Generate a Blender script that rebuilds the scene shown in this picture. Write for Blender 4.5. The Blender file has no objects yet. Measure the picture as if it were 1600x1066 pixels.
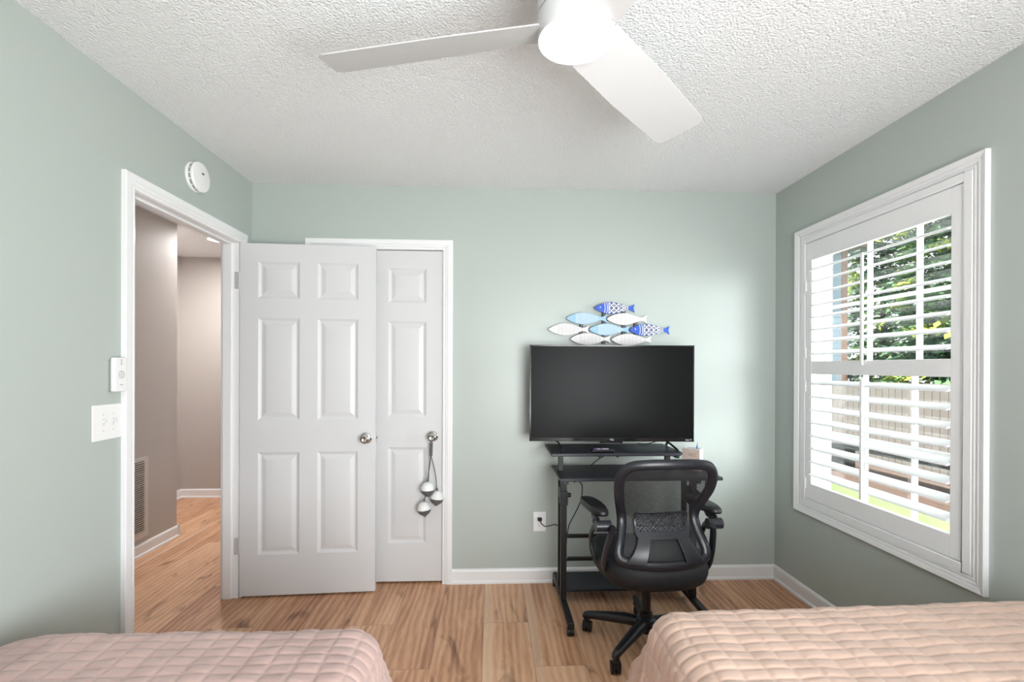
import bpy, bmesh, math, random
from math import sin, cos, pi, radians, sqrt, atan2
from mathutils import Vector, Matrix
random.seed(7)
SC = bpy.context.scene
COL = SC.collection

# ------------------------------------------------------------------ camera
FPX, SHIFT, YAW, PITCH, ROLL, HC = 745.06, 42.74, -.0446, -.0019, -.0035, 1.3317
cam = bpy.data.cameras.new('camera'); cam_ob = bpy.data.objects.new('camera', cam); COL.objects.link(cam_ob)
cam.sensor_width = 36; cam.lens = FPX / 1600 * 36; cam.shift_y = SHIFT / 1600; cam.clip_start = .02
def _m(a): return Matrix(a)
cy, sy_ = cos(YAW), sin(YAW); cp, sp = cos(PITCH), sin(PITCH); cr, sr = cos(ROLL), sin(ROLL)
W2C = _m(((cr, 0, -sr), (0, 1, 0), (sr, 0, cr))) @ _m(((1, 0, 0), (0, cp, sp), (0, -sp, cp))) @ _m(((cy, sy_, 0), (-sy_, cy, 0), (0, 0, 1)))
right, fwd, up = W2C[0], W2C[1], W2C[2]
rm = Matrix((right, up, -fwd)).transposed().to_4x4()
cam_ob.matrix_world = Matrix.Translation((0, 0, HC)) @ rm
SC.camera = cam_ob

# ------------------------------------------------------------------ exposure, sky, lights
vs = SC.view_settings
vs.view_transform = 'Standard'; vs.look = 'None'; vs.gamma = 1; vs.use_curve_mapping = False
vs.exposure = 0.2
wd = bpy.data.worlds.new('sky'); SC.world = wd; wd.use_nodes = True
wn = wd.node_tree.nodes; wl = wd.node_tree.links; wn.clear()
wo = wn.new('ShaderNodeOutputWorld'); wb = wn.new('ShaderNodeBackground'); wb.inputs[1].default_value = 1.6
wr = wn.new('ShaderNodeValToRGB'); wtc = wn.new('ShaderNodeTexCoord'); wsx = wn.new('ShaderNodeSeparateXYZ')
wr.color_ramp.elements[0].position = .45; wr.color_ramp.elements[0].color = (.95, .97, 1, 1)
wr.color_ramp.elements[1].position = 1; wr.color_ramp.elements[1].color = (.55, .74, 1, 1)
wl.new(wtc.outputs['Generated'], wsx.inputs[0]); wl.new(wsx.outputs[2], wr.inputs[0])
wl.new(wr.outputs[0], wb.inputs[0]); wl.new(wb.outputs[0], wo.inputs[0])

def area(name, loc, target, sx, sy, power, color=(1, 1, 1)):
    l = bpy.data.lights.new(name, 'AREA'); l.shape = 'RECTANGLE'; l.size = sx; l.size_y = sy; l.energy = power; l.color = color
    o = bpy.data.objects.new(name, l); COL.objects.link(o); o.location = loc
    o.rotation_euler = (Vector(target) - Vector(loc)).to_track_quat('-Z', 'Y').to_euler()
    return o
area('daylight_window_right', (3.3, .45, 1.2), (1.8, 2.2, 1.3), 3.0, 2.2, 380, (.94, .975, 1))
area('fill_light_rear', (.80, -.74, 1.12), (-1.2, 1.15, 1.95), 1.5, 1.1, 104, (.955, .985, 1))  # added fill light, shining in through the added rear opening
sun = bpy.data.lights.new('sun', 'SUN'); sun.energy = 9; sun.angle = radians(2); sun.color = (1, .95, .86)
sun_ob = bpy.data.objects.new('sun', sun); COL.objects.link(sun_ob)
sun_ob.rotation_euler = Vector((.75, .25, -1.0)).to_track_quat('-Z', 'Y').to_euler(); sun_ob.location = (-3, 0, 6)
hlamp = area('hall_lamp', (-2.36, 4.25, 2.41), (-2.36, 4.25, 0), .17, .17, 26, (1, .985, .97)); hlamp.data.shape = 'DISK'

# ------------------------------------------------------------------ helpers
def srgb(r, g, b):
    f = lambda c: ((c / 255) / 12.92 if c / 255 <= .04045 else ((c / 255 + .055) / 1.055) ** 2.4)
    return (f(r), f(g), f(b), 1)

def mat(name, rgb, rough=.5, metal=0, spec=.5, bump=None, emit=None, noise=None, coat=0, trans=0):
    """bump=(scale, strength, dist); noise=(scale, amount) varies the base colour slightly"""
    m = bpy.data.materials.new(name); m.use_nodes = True
    nt = m.node_tree; n = nt.nodes; b = n['Principled BSDF']
    c = srgb(*rgb) if max(rgb) > 1 else (*rgb, 1)
    b.inputs['Base Color'].default_value = c
    b.inputs['Roughness'].default_value = rough; b.inputs['Metallic'].default_value = metal
    b.inputs['Specular IOR Level'].default_value = spec
    b.inputs['Coat Weight'].default_value = coat
    if trans: b.inputs['Transmission Weight'].default_value = trans
    tc = n.new('ShaderNodeTexCoord')
    ns, am = noise if noise else (14, .06)
    t = n.new('ShaderNodeTexNoise'); t.inputs['Scale'].default_value = ns; t.inputs['Detail'].default_value = 3
    nt.links.new(tc.outputs['Object'], t.inputs['Vector'])
    mx = n.new('ShaderNodeMix'); mx.data_type = 'RGBA'
    mx.inputs['A'].default_value = tuple(v * (1 - am) for v in c[:3]) + (1,)
    mx.inputs['B'].default_value = tuple(min(1, v * (1 + am)) for v in c[:3]) + (1,)
    nt.links.new(t.outputs[0], mx.inputs['Factor']); nt.links.new(mx.outputs['Result'], b.inputs['Base Color'])
    if bump:
        t2 = n.new('ShaderNodeTexNoise'); t2.inputs['Scale'].default_value = bump[0]; t2.inputs['Detail'].default_value = 4
        nt.links.new(tc.outputs['Object'], t2.inputs['Vector'])
        bp = n.new('ShaderNodeBump'); bp.inputs['Strength'].default_value = bump[1]; bp.inputs['Distance'].default_value = bump[2]
        nt.links.new(t2.outputs[0], bp.inputs['Height']); nt.links.new(bp.outputs[0], b.inputs['Normal'])
    if emit:
        b.inputs['Emission Color'].default_value = (*emit[0], 1); b.inputs['Emission Strength'].default_value = emit[1]
    return m

class MB:
    def __init__(s): s.v = []; s.f = []; s.mi = []
    def add(s, vs, fs, m=0):
        o = len(s.v); s.v += [tuple(v) for v in vs]
        for f in fs: s.f.append(tuple(i + o for i in f)); s.mi.append(m)
        return s
    def box(s, x0, x1, y0, y1, z0, z1, m=0, M=None):
        vs = [(x, y, z) for x in (x0, x1) for y in (y0, y1) for z in (z0, z1)]
        if M: vs = [tuple(M @ Vector(v)) for v in vs]
        return s.add(vs, [(0, 1, 3, 2), (4, 6, 7, 5), (0, 4, 5, 1), (2, 3, 7, 6), (0, 2, 6, 4), (1, 5, 7, 3)], m)
    def cyl(s, p0, p1, r0, r1=None, n=20, m=0, cap=True):
        r1 = r0 if r1 is None else r1
        p0, p1 = Vector(p0), Vector(p1); d = (p1 - p0).normalized()
        a = d.orthogonal().normalized(); b = d.cross(a)
        vs = []
        for p, r in ((p0, r0), (p1, r1)):
            for i in range(n):
                t = 2 * pi * i / n; vs.append(p + a * (r * cos(t)) + b * (r * sin(t)))
        fs = [(i, (i + 1) % n, n + (i + 1) % n, n + i) for i in range(n)]
        if cap: fs += [tuple(range(n))[::-1], tuple(range(n, 2 * n))]
        return s.add(vs, fs, m)
    def tube(s, pts, r, n=10, closed=False, m=0, flat=1.0, upv=None):
        """sweep a circle (or an ellipse, flat = minor/major) along pts; r a number or a list"""
        pts = [Vector(p) for p in pts]; k = len(pts); rs = r if isinstance(r, (list, tuple)) else [r] * k
        vs = []; prev = Vector(upv) if upv else None
        for i in range(k):
            if closed: d = pts[(i + 1) % k] - pts[i - 1]
            else: d = pts[min(i + 1, k - 1)] - pts[max(i - 1, 0)]
            d.normalize()
            if prev is None: a = d.orthogonal().normalized()
            else: a = (prev - d * prev.dot(d)).normalized()
            if upv is None: prev = a
            b = d.cross(a)
            for j in range(n):
                t = 2 * pi * j / n; vs.append(pts[i] + a * (rs[i] * flat * cos(t)) + b * (rs[i] * sin(t)))
        fs = []
        for i in range(k if closed else k - 1):
            i2 = (i + 1) % k
            for j in range(n): fs.append((i * n + j, i * n + (j + 1) % n, i2 * n + (j + 1) % n, i2 * n + j))
        if not closed: fs += [tuple(range(n))[::-1], tuple(range((k - 1) * n, k * n))]
        return s.add(vs, fs, m)
    def lathe(s, prof, n=28, M=None, m=0, mats=None):
        vs = []; fs = []
        for r, z in prof:
            for i in range(n): vs.append(Vector((max(r, 1e-5) * cos(2 * pi * i / n), max(r, 1e-5) * sin(2 * pi * i / n), z)))
        if M: vs = [M @ v for v in vs]
        o = len(s.v); s.v += [tuple(v) for v in vs]
        for k in range(len(prof) - 1):
            for i in range(n):
                s.f.append((o + k * n + i, o + k * n + (i + 1) % n, o + (k + 1) * n + (i + 1) % n, o + (k + 1) * n + i))
                s.mi.append(mats[k] if mats else m)
        return s
    def prism(s, poly, h0, h1, axis='z', m=0, M=None):
        mp = {'z': lambda a, b, h: (a, b, h), 'y': lambda a, b, h: (a, h, b), 'x': lambda a, b, h: (h, a, b)}[axis]
        n = len(poly); vs = [mp(a, b, h0) for a, b in poly] + [mp(a, b, h1) for a, b in poly]
        if M: vs = [tuple(M @ Vector(v)) for v in vs]
        return s.add(vs, [tuple(range(n))[::-1], tuple(range(n, 2 * n))] + [(i, (i + 1) % n, n + (i + 1) % n, n + i) for i in range(n)], m)
    def xf(s, M): s.v = [tuple(M @ Vector(v)) for v in s.v]; return s
    def build(s, name, mats, parent=None, bevel=0, smooth=True, sharp=35, seg=2, solid=0):
        me = bpy.data.meshes.new(name); me.from_pydata(s.v, [], s.f)
        mats = mats if isinstance(mats, (list, tuple)) else [mats]
        for m_ in mats: me.materials.append(m_)
        me.polygons.foreach_set('material_index', s.mi)
        bm = bmesh.new(); bm.from_mesh(me); bmesh.ops.remove_doubles(bm, verts=bm.verts, dist=1e-6)
        bmesh.ops.recalc_face_normals(bm, faces=bm.faces); bm.to_mesh(me); bm.free()
        if smooth:
            me.polygons.foreach_set('use_smooth', [True] * len(me.polygons)); me.set_sharp_from_angle(angle=radians(sharp))
        me.update()
        o = bpy.data.objects.new(name, me); COL.objects.link(o)
        if parent: o.parent = parent
        if solid:
            q = o.modifiers.new('solid', 'SOLIDIFY'); q.thickness = solid; q.offset = 0
        if bevel:
            b = o.modifiers.new('bevel', 'BEVEL'); b.width = bevel; b.segments = seg; b.limit_method = 'ANGLE'; b.angle_limit = radians(35); b.harden_normals = False
        return o

def tag(o, label=None, cat=None, group=None, kind=None):
    if label: o['label'] = label
    if cat: o['category'] = cat
    if group: o['group'] = group
    if kind: o['kind'] = kind
    return o
def thing(name, label, cat, loc=(0, 0, 0), rz=0, group=None, kind=None):
    o = bpy.data.objects.new(name, None); COL.objects.link(o); o.location = loc; o.rotation_euler = (0, 0, rz)
    o.empty_display_size = .1
    return tag(o, label, cat, group, kind)
def struct(o, label=None, cat=None): return tag(o, label, cat, kind='structure')
def text_mb(txt, size, fn, mb, m=0, depth=.0006):
    """flat lettering turned into a thin solid mesh; fn maps (a, b, h) to a point"""
    c = bpy.data.curves.new('t', 'FONT'); c.body = txt; c.size = size; c.align_x = 'CENTER'; c.align_y = 'CENTER'; c.extrude = depth / 2
    o = bpy.data.objects.new('t', c); COL.objects.link(o)
    dg = bpy.context.evaluated_depsgraph_get(); me = bpy.data.meshes.new_from_object(o.evaluated_get(dg))
    mb.add([fn(v.co.x, v.co.y, v.co.z + depth / 2) for v in me.vertices], [tuple(p.vertices) for p in me.polygons], m)
    bpy.data.objects.remove(o); bpy.data.meshes.remove(me); bpy.data.curves.remove(c)
def catmull(pts, k=6, closed=False):
    P = [Vector(p) for p in pts]; n = len(P); out = []
    for i in range(n if closed else n - 1):
        g = (lambda j: P[j % n]) if closed else (lambda j: P[max(0, min(n - 1, j))])
        a, b, c, d = g(i - 1), g(i), g(i + 1), g(i + 2)
        for q in range(k):
            t = q / k
            out.append(.5 * ((2 * b) + (c - a) * t + (2 * a - 5 * b + 4 * c - d) * t * t + (3 * b - a - 3 * c + d) * t ** 3))
    if not closed: out.append(P[-1])
    return out

# ------------------------------------------------------------------ materials
def wall_mat(name, rgb, rough, spec=.5):
    return mat(name, rgb, rough, spec=spec, bump=(260, .06, .002), noise=(1.6, .018))
M_sage = wall_mat('sage_green_paint', (180, 188.5, 183.5), .34, .55)
M_taupe = wall_mat('taupe_paint', (188, 181, 176), .6, .4)
M_trim = mat('white_trim_paint', (238, 238, 239), .33, noise=(3, .01))
M_door = mat('white_door_paint', (214, 214, 215), .38, noise=(3, .012), bump=(120, .03, .001))
M_shut = mat('shutter_white', (241, 241, 242), .35, noise=(3, .01))
M_white_pl = mat('white_plastic', (240, 240, 240), .35, noise=(9, .01))
M_grey_pl = mat('grey_plastic', (150, 152, 152), .5)
M_chrome = mat('polished_nickel', (205, 205, 205), .14, metal=1)
M_hinge = mat('painted_hinge', (212, 212, 214), .35, metal=.3)
M_black = mat('black_plastic', (17, 17, 19), .42, noise=(30, .1))
M_blackgloss = mat('black_gloss', (9, 9, 11), .13)
M_blackmet = mat('black_powder_coat', (17, 17, 20), .42, spec=.5, noise=(40, .15))
M_blackwood = mat('black_laminate', (36, 38, 47), .42, bump=(60, .15, .001), noise=(25, .5))
M_fabric = mat('black_seat_fabric', (17, 18, 23), .62, bump=(500, .5, .001))
M_frame = mat('dark_grey_chair_frame', (28, 29, 35), .35, noise=(60, .15))
M_dark = mat('near_black', (6, 6, 6), .8)
M_rope = mat('grey_rope', (112, 110, 108), .9, bump=(700, .8, .002))
M_fb_w = mat('float_white', (236, 236, 234), .45)
M_fb_g = mat('float_grey', (92, 92, 94), .5)
M_fanw = mat('fan_white', (204, 204, 205), .35, noise=(5, .01))

def ceiling_mat(name):
    m = mat(name, (247, 248, 249), .85, spec=.2, noise=(2, .01))
    nt = m.node_tree; n = nt.nodes; b = n['Principled BSDF']; tc = n.new('ShaderNodeTexCoord')
    v = n.new('ShaderNodeTexVoronoi'); v.inputs['Scale'].default_value = 150; v.feature = 'SMOOTH_F1'
    t = n.new('ShaderNodeTexNoise'); t.inputs['Scale'].default_value = 130; t.inputs['Detail'].default_value = 5; t.inputs['Roughness'].default_value = .65
    nt.links.new(tc.outputs['Object'], v.inputs['Vector']); nt.links.new(tc.outputs['Object'], t.inputs['Vector'])
    a = n.new('ShaderNodeMath'); a.operation = 'SUBTRACT'; nt.links.new(t.outputs[0], a.inputs[0]); nt.links.new(v.outputs['Distance'], a.inputs[1])
    bp = n.new('ShaderNodeBump'); bp.inputs['Strength'].default_value = .7; bp.inputs['Distance'].default_value = .011
    nt.links.new(a.outputs[0], bp.inputs['Height']); nt.links.new(bp.outputs[0], b.inputs['Normal'])
    return m
M_ceil = ceiling_mat('popcorn_ceiling')

def floor_mat():
    m = bpy.data.materials.new('oak_plank_floor'); m.use_nodes = True
    nt = m.node_tree; n = nt.nodes; L = nt.links; b = n['Principled BSDF']
    def math_(op, a, c=None):
        q = n.new('ShaderNodeMath'); q.operation = op
        for i, v in enumerate((a, c)):
            if v is None: continue
            if isinstance(v, (int, float)): q.inputs[i].default_value = v
            else: L.new(v, q.inputs[i])
        return q.outputs[0]
    tc = n.new('ShaderNodeTexCoord'); sx = n.new('ShaderNodeSeparateXYZ'); L.new(tc.outputs['Object'], sx.inputs[0])
    X, Y = sx.outputs[0], sx.outputs[1]
    W = .2335; PL = 1.22
    u = math_('DIVIDE', math_('ADD', X, .5), W); iu = math_('FLOOR', u); fu = math_('FRACT', u)
    # stagger: three repeating offsets plus a little irregularity
    wn1 = n.new('ShaderNodeTexWhiteNoise'); wn1.noise_dimensions = '1D'; L.new(iu, wn1.inputs['W'])
    off = math_('MULTIPLY', math_('MODULO', math_('ADD', iu, 100), 3), .37)
    v = math_('DIVIDE', math_('ADD', math_('ADD', Y, off), PL - 2.115 - .37 + 2.44), PL); iv = math_('FLOOR', v); fv = math_('FRACT', v)
    cmb = n.new('ShaderNodeCombineXYZ'); L.new(iu, cmb.inputs[0]); L.new(iv, cmb.inputs[1])
    wn2 = n.new('ShaderNodeTexWhiteNoise'); wn2.noise_dimensions = '2D'; L.new(cmb.outputs[0], wn2.inputs['Vector'])
    rnd = wn2.outputs['Value']
    # grain coordinates, shifted per plank
    g = n.new('ShaderNodeCombineXYZ')
    L.new(math_('ADD', X, math_('MULTIPLY', rnd, 37)), g.inputs[0])
    L.new(math_('ADD', math_('MULTIPLY', Y, .16), math_('MULTIPLY', rnd, 91)), g.inputs[1])
    def noise(scale, det, rough, dist=0, vec=g.outputs[0]):
        t = n.new('ShaderNodeTexNoise'); t.inputs['Scale'].default_value = scale; t.inputs['Detail'].default_value = det
        t.inputs['Roughness'].default_value = rough; t.inputs['Distortion'].default_value = dist; L.new(vec, t.inputs['Vector']); return t.outputs[0]
    big = noise(6.5, 4, .58, 1.1); fine = noise(75, 4, .6, .4)
    g2 = n.new('ShaderNodeCombineXYZ')
    L.new(math_('ADD', X, math_('MULTIPLY', rnd, 13)), g2.inputs[0]); L.new(math_('ADD', math_('MULTIPLY', Y, .34), math_('MULTIPLY', rnd, 51)), g2.inputs[1])
    knot = noise(6.5, 3, .5, 1.6, g2.outputs[0])
    wv = n.new('ShaderNodeTexWave'); wv.bands_direction = 'X'; wv.inputs['Scale'].default_value = 9; wv.inputs['Distortion'].default_value = 9
    wv.inputs['Detail'].default_value = 3; wv.inputs['Detail Scale'].default_value = .9; L.new(g.outputs[0], wv.inputs['Vector'])
    r = n.new('ShaderNodeValToRGB'); e = r.color_ramp.elements
    e[0].position = .30; e[0].color = srgb(148, 102, 76); e[1].position = .72; e[1].color = srgb(238, 200, 168)
    q = e.new(.46); q.color = srgb(198, 148, 114); q = e.new(.57); q.color = srgb(220, 174, 138)
    s = math_('ADD', math_('ADD', .14, math_('MULTIPLY', big, .46)), math_('ADD', math_('MULTIPLY', fine, .14), math_('MULTIPLY', wv.outputs[0], .10)))
    s = math_('ADD', s, math_('MULTIPLY', math_('SUBTRACT', rnd, .5), .17))
    L.new(s, r.inputs[0])
    kr = n.new('ShaderNodeValToRGB'); kr.color_ramp.elements[0].position = .24; kr.color_ramp.elements[0].color = (.22, .14, .11, 1)
    kr.color_ramp.elements[1].position = .40; kr.color_ramp.elements[1].color = (1, 1, 1, 1)
    L.new(knot, kr.inputs[0])
    mx = n.new('ShaderNodeMix'); mx.data_type = 'RGBA'; mx.blend_type = 'MULTIPLY'; mx.inputs['Factor'].default_value = .9
    L.new(r.outputs[0], mx.inputs['A']); L.new(kr.outputs[0], mx.inputs['B'])
    # pale sapwood strip along one edge of some planks
    sap = math_('MULTIPLY', math_('LESS_THAN', math_('ADD', fu, math_('MULTIPLY', fine, .12)), .24), math_('GREATER_THAN', wn1.outputs['Value'], .72))
    mx2 = n.new('ShaderNodeMix'); mx2.data_type = 'RGBA'; L.new(math_('MULTIPLY', sap, .6), mx2.inputs['Factor'])
    L.new(mx.outputs['Result'], mx2.inputs['A']); mx2.inputs['B'].default_value = srgb(228, 194, 164)
    # seams
    du = math_('MULTIPLY', math_('SUBTRACT', .5, math_('ABSOLUTE', math_('SUBTRACT', fu, .5))), W)
    dv = math_('MULTIPLY', math_('SUBTRACT', .5, math_('ABSOLUTE', math_('SUBTRACT', fv, .5))), PL)
    seam = math_('LESS_THAN', math_('MINIMUM', du, dv), .0012)
    mx3 = n.new('ShaderNodeMix'); mx3.data_type = 'RGBA'; L.new(math_('MULTIPLY', seam, .55), mx3.inputs['Factor'])
    L.new(mx2.outputs['Result'], mx3.inputs['A']); mx3.inputs['B'].default_value = srgb(84, 56, 42)
    L.new(mx3.outputs['Result'], b.inputs['Base Color'])
    b.inputs['Roughness'].default_value = .42; b.inputs['Specular IOR Level'].default_value = .45
    bp = n.new('ShaderNodeBump'); bp.inputs['Strength'].default_value = .25; bp.inputs['Distance'].default_value = .001
    L.new(math_('SUBTRACT', fine, math_('MULTIPLY', seam, 2)), bp.inputs['Height']); L.new(bp.outputs[0], b.inputs['Normal'])
    return m
M_floor = floor_mat()

def quilt_mat(name, rgb):
    m = mat(name, rgb, .72, spec=.25, noise=(7, .04), bump=(900, .25, .0008))
    b = m.node_tree.nodes['Principled BSDF']
    b.inputs['Sheen Weight'].default_value = .35; b.inputs['Sheen Roughness'].default_value = .4
    return m

def mesh_screen_mat(name, pitch, fill, rgb):
    """woven mesh: see-through between diagonal threads (object coordinates x, z)"""
    m = mat(name, rgb, .6); nt = m.node_tree; n = nt.nodes; L = nt.links; b = n['Principled BSDF']; out = n['Material Output']
    tc = n.new('ShaderNodeTexCoord'); sx = n.new('ShaderNodeSeparateXYZ'); L.new(tc.outputs['Object'], sx.inputs[0])
    def M_(op, a, c=None):
        q = n.new('ShaderNodeMath'); q.operation = op
        for i, v in enumerate((a, c)):
            if v is None: continue
            if isinstance(v, (int, float)): q.inputs[i].default_value = v
            else: L.new(v, q.inputs[i])
        return q.outputs[0]
    a = M_('FRACT', M_('DIVIDE', M_('ADD', sx.outputs[0], sx.outputs[2]), pitch)); c = M_('FRACT', M_('DIVIDE', M_('ADD', M_('SUBTRACT', sx.outputs[0], sx.outputs[2]), 5), pitch))
    hole = M_('MULTIPLY', M_('GREATER_THAN', a, fill), M_('GREATER_THAN', c, fill))
    tr = n.new('ShaderNodeBsdfTransparent'); mx = n.new('ShaderNodeMixShader')
    L.new(hole, mx.inputs[0]); L.new(b.outputs[0], mx.inputs[1]); L.new(tr.outputs[0], mx.inputs[2]); L.new(mx.outputs[0], out.inputs[0])
    return m

# ------------------------------------------------------------------ room dimensions
L_, R_, D_, H_, B_ = -1.445, 1.805, 2.95, 2.44, -.55       # left, right, back, ceiling, rear
OY0, OY1, OZ = 1.978, 2.818, 2.055                         # doorway in the left wall (rough opening)
JH = -1.540                                                # hall face of the left wall
CX0, CX1, CZ = -1.075, -.282, 2.062                        # closet opening in the back wall
WY0, WY1, WZ0, WZ1 = 1.69, 2.69, .55, 2.085                # window opening
WX = 1.95                                                  # outside face of the right wall

# floor, ceiling, walls
fl = MB(); fl.box(-3.3, WX, B_ - .12, 5.1, -.06, 0); struct(fl.build('floor', M_floor, smooth=False), 'medium oak plank floor running from the bedroom into the hallway', 'floor')
c = MB(); c.box(-3.3, WX + .3, B_ - .3, 5.1, H_, H_ + .12); struct(c.build('ceiling', M_ceil, smooth=False), 'white popcorn textured ceiling', 'ceiling')
w = MB()
w.box(L_, CX0, D_, D_ + .1, 0, H_); w.box(CX0, CX1, D_, D_ + .1, CZ, H_); w.box(CX1, WX, D_, D_ + .1, 0, H_)
struct(w.build('wall_back', M_sage, smooth=False), 'sage green wall behind the television and closet door', 'wall')
w = MB()
w.box(JH, L_, B_, OY0, 0, H_, 0); w.box(JH, L_, OY1, D_ + .1, 0, H_, 0); w.box(JH, L_, OY0, OY1, OZ, H_, 0)
struct(w.build('wall_left', M_sage, smooth=False), 'pale sage green wall with the doorway to the hall', 'wall')
w = MB()
w.box(R_, WX, B_, WY0, 0, H_); w.box(R_, WX, WY1, D_, 0, H_); w.box(R_, WX, WY0, WY1, 0, WZ0); w.box(R_, WX, WY0, WY1, WZ1, H_)
struct(w.build('wall_right', M_sage, smooth=False), 'sage green wall around the shuttered window', 'wall')
w = MB(); rx0, rx1, rz0, rz1 = .0, 1.60, .55, 1.75  # opening added in the rear wall to let the fill light in
w.box(JH, rx0, B_ - .12, B_, 0, H_); w.box(rx1, WX, B_ - .12, B_, 0, H_); w.box(rx0, rx1, B_ - .12, B_, 0, rz0); w.box(rx0, rx1, B_ - .12, B_, rz1, H_)
struct(w.build('wall_rear', M_sage, smooth=False), 'sage green wall behind the headboard ends of the beds', 'wall')
# hall shell
w = MB(); w.box(-2.57, -2.45, B_ - .12, 3.84, 0, H_); w.box(-3.26, -2.5699, 3.74, 3.84, 0, H_)
struct(w.build('wall_hall_left', M_taupe, smooth=False), 'taupe hallway wall with the return air grille', 'wall')
w = MB(); w.box(-3.26, -3.135, 3.84, 5.1, 0, H_); struct(w.build('wall_hall_end_left', M_taupe, smooth=False), 'narrow sliver of taupe wall at the hall corner', 'wall')
w = MB(); w.box(-3.26, -1.2, 4.975, 5.1, 0, H_); struct(w.build('wall_hall_far', M_taupe, smooth=False), 'taupe wall at the far end of the hallway', 'wall')
w = MB(); w.box(-1.54, -1.44, 3.05, 4.975, 0, H_); struct(w.build('wall_hall_right', M_taupe, smooth=False), 'taupe wall on the right side of the hallway', 'wall')
w = MB(); w.box(-2.57, JH, B_ - .12, B_, 0, H_); struct(w.build('wall_hall_rear', M_taupe, smooth=False), 'taupe wall closing the near end of the hallway', 'wall')
w = MB(); w.box(-1.2, -.16, 3.62, 3.7, 0, H_); w.box(-1.28, -1.2, 3.05, 3.7, 0, H_); w.box(-.16, -.08, 3.05, 3.7, 0, H_)
struct(w.build('wall_closet', M_taupe, smooth=False), 'inner walls of the closet', 'wall')

# casings: mitred sweep of a moulding profile round an opening
def casing(mb, a0, a1, b0, b1, prof, fn, closed=False):
    """prof: (offset outward from the inner edge, thickness off the wall)"""
    rows = []
    for wv_, t in prof:
        if closed: pts = [(a0 - wv_, b0 - wv_), (a0 - wv_, b1 + wv_), (a1 + wv_, b1 + wv_), (a1 + wv_, b0 - wv_)]
        else: pts = [(a0 - wv_, b0), (a0 - wv_, b1 + wv_), (a1 + wv_, b1 + wv_), (a1 + wv_, b0)]
        rows.append([fn(a, b, t) for a, b in pts])
    vs = [p for r_ in rows for p in r_]; fs = []
    for i in range(len(prof)):
        j = (i + 1) % len(prof)
        for k in range(4 if closed else 3):
            k2 = (k + 1) % 4; fs.append((i * 4 + k, i * 4 + k2, j * 4 + k2, j * 4 + k))
    if not closed: fs += [tuple(i * 4 for i in range(len(prof))), tuple(i * 4 + 3 for i in range(len(prof)))[::-1]]
    mb.add(vs, fs)
P_door = [(0, 0), (0, .009), (.004, .011), (.010, .011), (.013, .008), (.017, .013), (.024, .0145), (.028, .0145), (.031, .0175), (.056, .0185), (.06, .0165), (.06, 0)]
P_win = [(0, 0), (0, .010), (.004, .0125), (.010, .0125), (.013, .0085), (.016, .0085), (.019, .014), (.026, .0155), (.029, .013), (.033, .0165), (.049, .020), (.052, .018), (.052, 0)]
m1 = MB(); casing(m1, 1.992, 2.812, 0, 2.043, P_door, lambda a, b, t: (L_ + t, a, b))
j = MB()
for (y0, y1) in ((OY0, 1.992), (2.802, OY1)): j.box(JH - .002, L_ + .001, y0, y1, 0, OZ)
j.box(JH - .002, L_ + .001, 1.992, 2.802, 2.041, OZ)
for (y0, y1) in ((1.992, 2.003), (2.791, 2.802)): j.box(JH + .012, -1.482, y0, y1, 0, 2.041)
j.box(JH + .012, -1.482, 2.003, 2.791, 2.030, 2.041)
m1h = MB(); casing(m1h, 1.992, 2.812, 0, 2.043, P_door, lambda a, b, t: (JH - t, a, b))
tr1 = thing('trim_1', 'white moulded casing and jamb of the hallway doorway', 'trim', kind='structure')
m1.build('casing', M_trim, tr1, smooth=False); m1h.build('casing', M_trim, tr1, smooth=False); j.build('jamb', M_trim, tr1, bevel=.0015)
tr2 = thing('trim_2', 'white moulded casing round the closed closet door', 'trim', kind='structure')
m2 = MB(); casing(m2, -1.064, -.294, 0, 2.050, P_door, lambda a, b, t: (a, D_ - t, b)); m2.build('casing', M_trim, tr2, smooth=False)
j = MB(); j.box(CX0, -1.0635, D_ - .001, D_ + .1, 0, CZ); j.box(-.2935, CX1, D_ - .001, D_ + .1, 0, CZ); j.box(-1.0635, -.2935, D_ - .001, D_ + .1, 2.0505, CZ)
j.box(-1.0635, -1.052, D_ + .045, D_ + .08, 0, 2.0505); j.box(-.305, -.2935, D_ + .045, D_ + .08, 0, 2.0505)
j.build('jamb', M_trim, tr2, bevel=.0015)

# baseboards: extruded profile
P_base = [(0, 0), (.020, 0), (.020, .010), (.012, .020), (.012, .074), (.009, .082), (.003, .0885), (0, .0885)]
def baseboard(name, p0, p1, nrm, label):
    p0, p1, nrm = Vector(p0), Vector(p1), Vector(nrm); mb = MB(); k = len(P_base); vs = []
    for p in (p0, p1):
        for t, z in P_base: vs.append(p + nrm * t + Vector((0, 0, z)))
    mb.add(vs, [tuple(range(k))[::-1], tuple(range(k, 2 * k))] + [(i, (i + 1) % k, k + (i + 1) % k, k + i) for i in range(k)])
    return struct(mb.build(name, M_trim, sharp=20), label, 'baseboard')
baseboard('baseboard_back', (-.234, D_, 0), (R_, D_, 0), (0, -1, 0), 'white baseboard along the back wall behind the desk')
baseboard('baseboard_back_corner', (L_, D_, 0), (-1.124, D_, 0), (0, -1, 0), 'short white baseboard between the corner and the closet casing')
baseboard('baseboard_right', (R_, B_, 0), (R_, D_ - .0005, 0), (-1, 0, 0), 'white baseboard under the shuttered window')
baseboard('baseboard_left', (L_, B_, 0), (L_, 1.931, 0), (1, 0, 0), 'white baseboard beside the left bed')
baseboard('baseboard_hall_left', (-2.45, B_, 0), (-2.45, 3.86, 0), (1, 0, 0), 'white baseboard under the return air grille in the hall')
baseboard('baseboard_hall_return', (-3.135, 3.84, 0), (-2.431, 3.84, 0), (0, 1, 0), 'white baseboard round the hallway corner')
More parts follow.
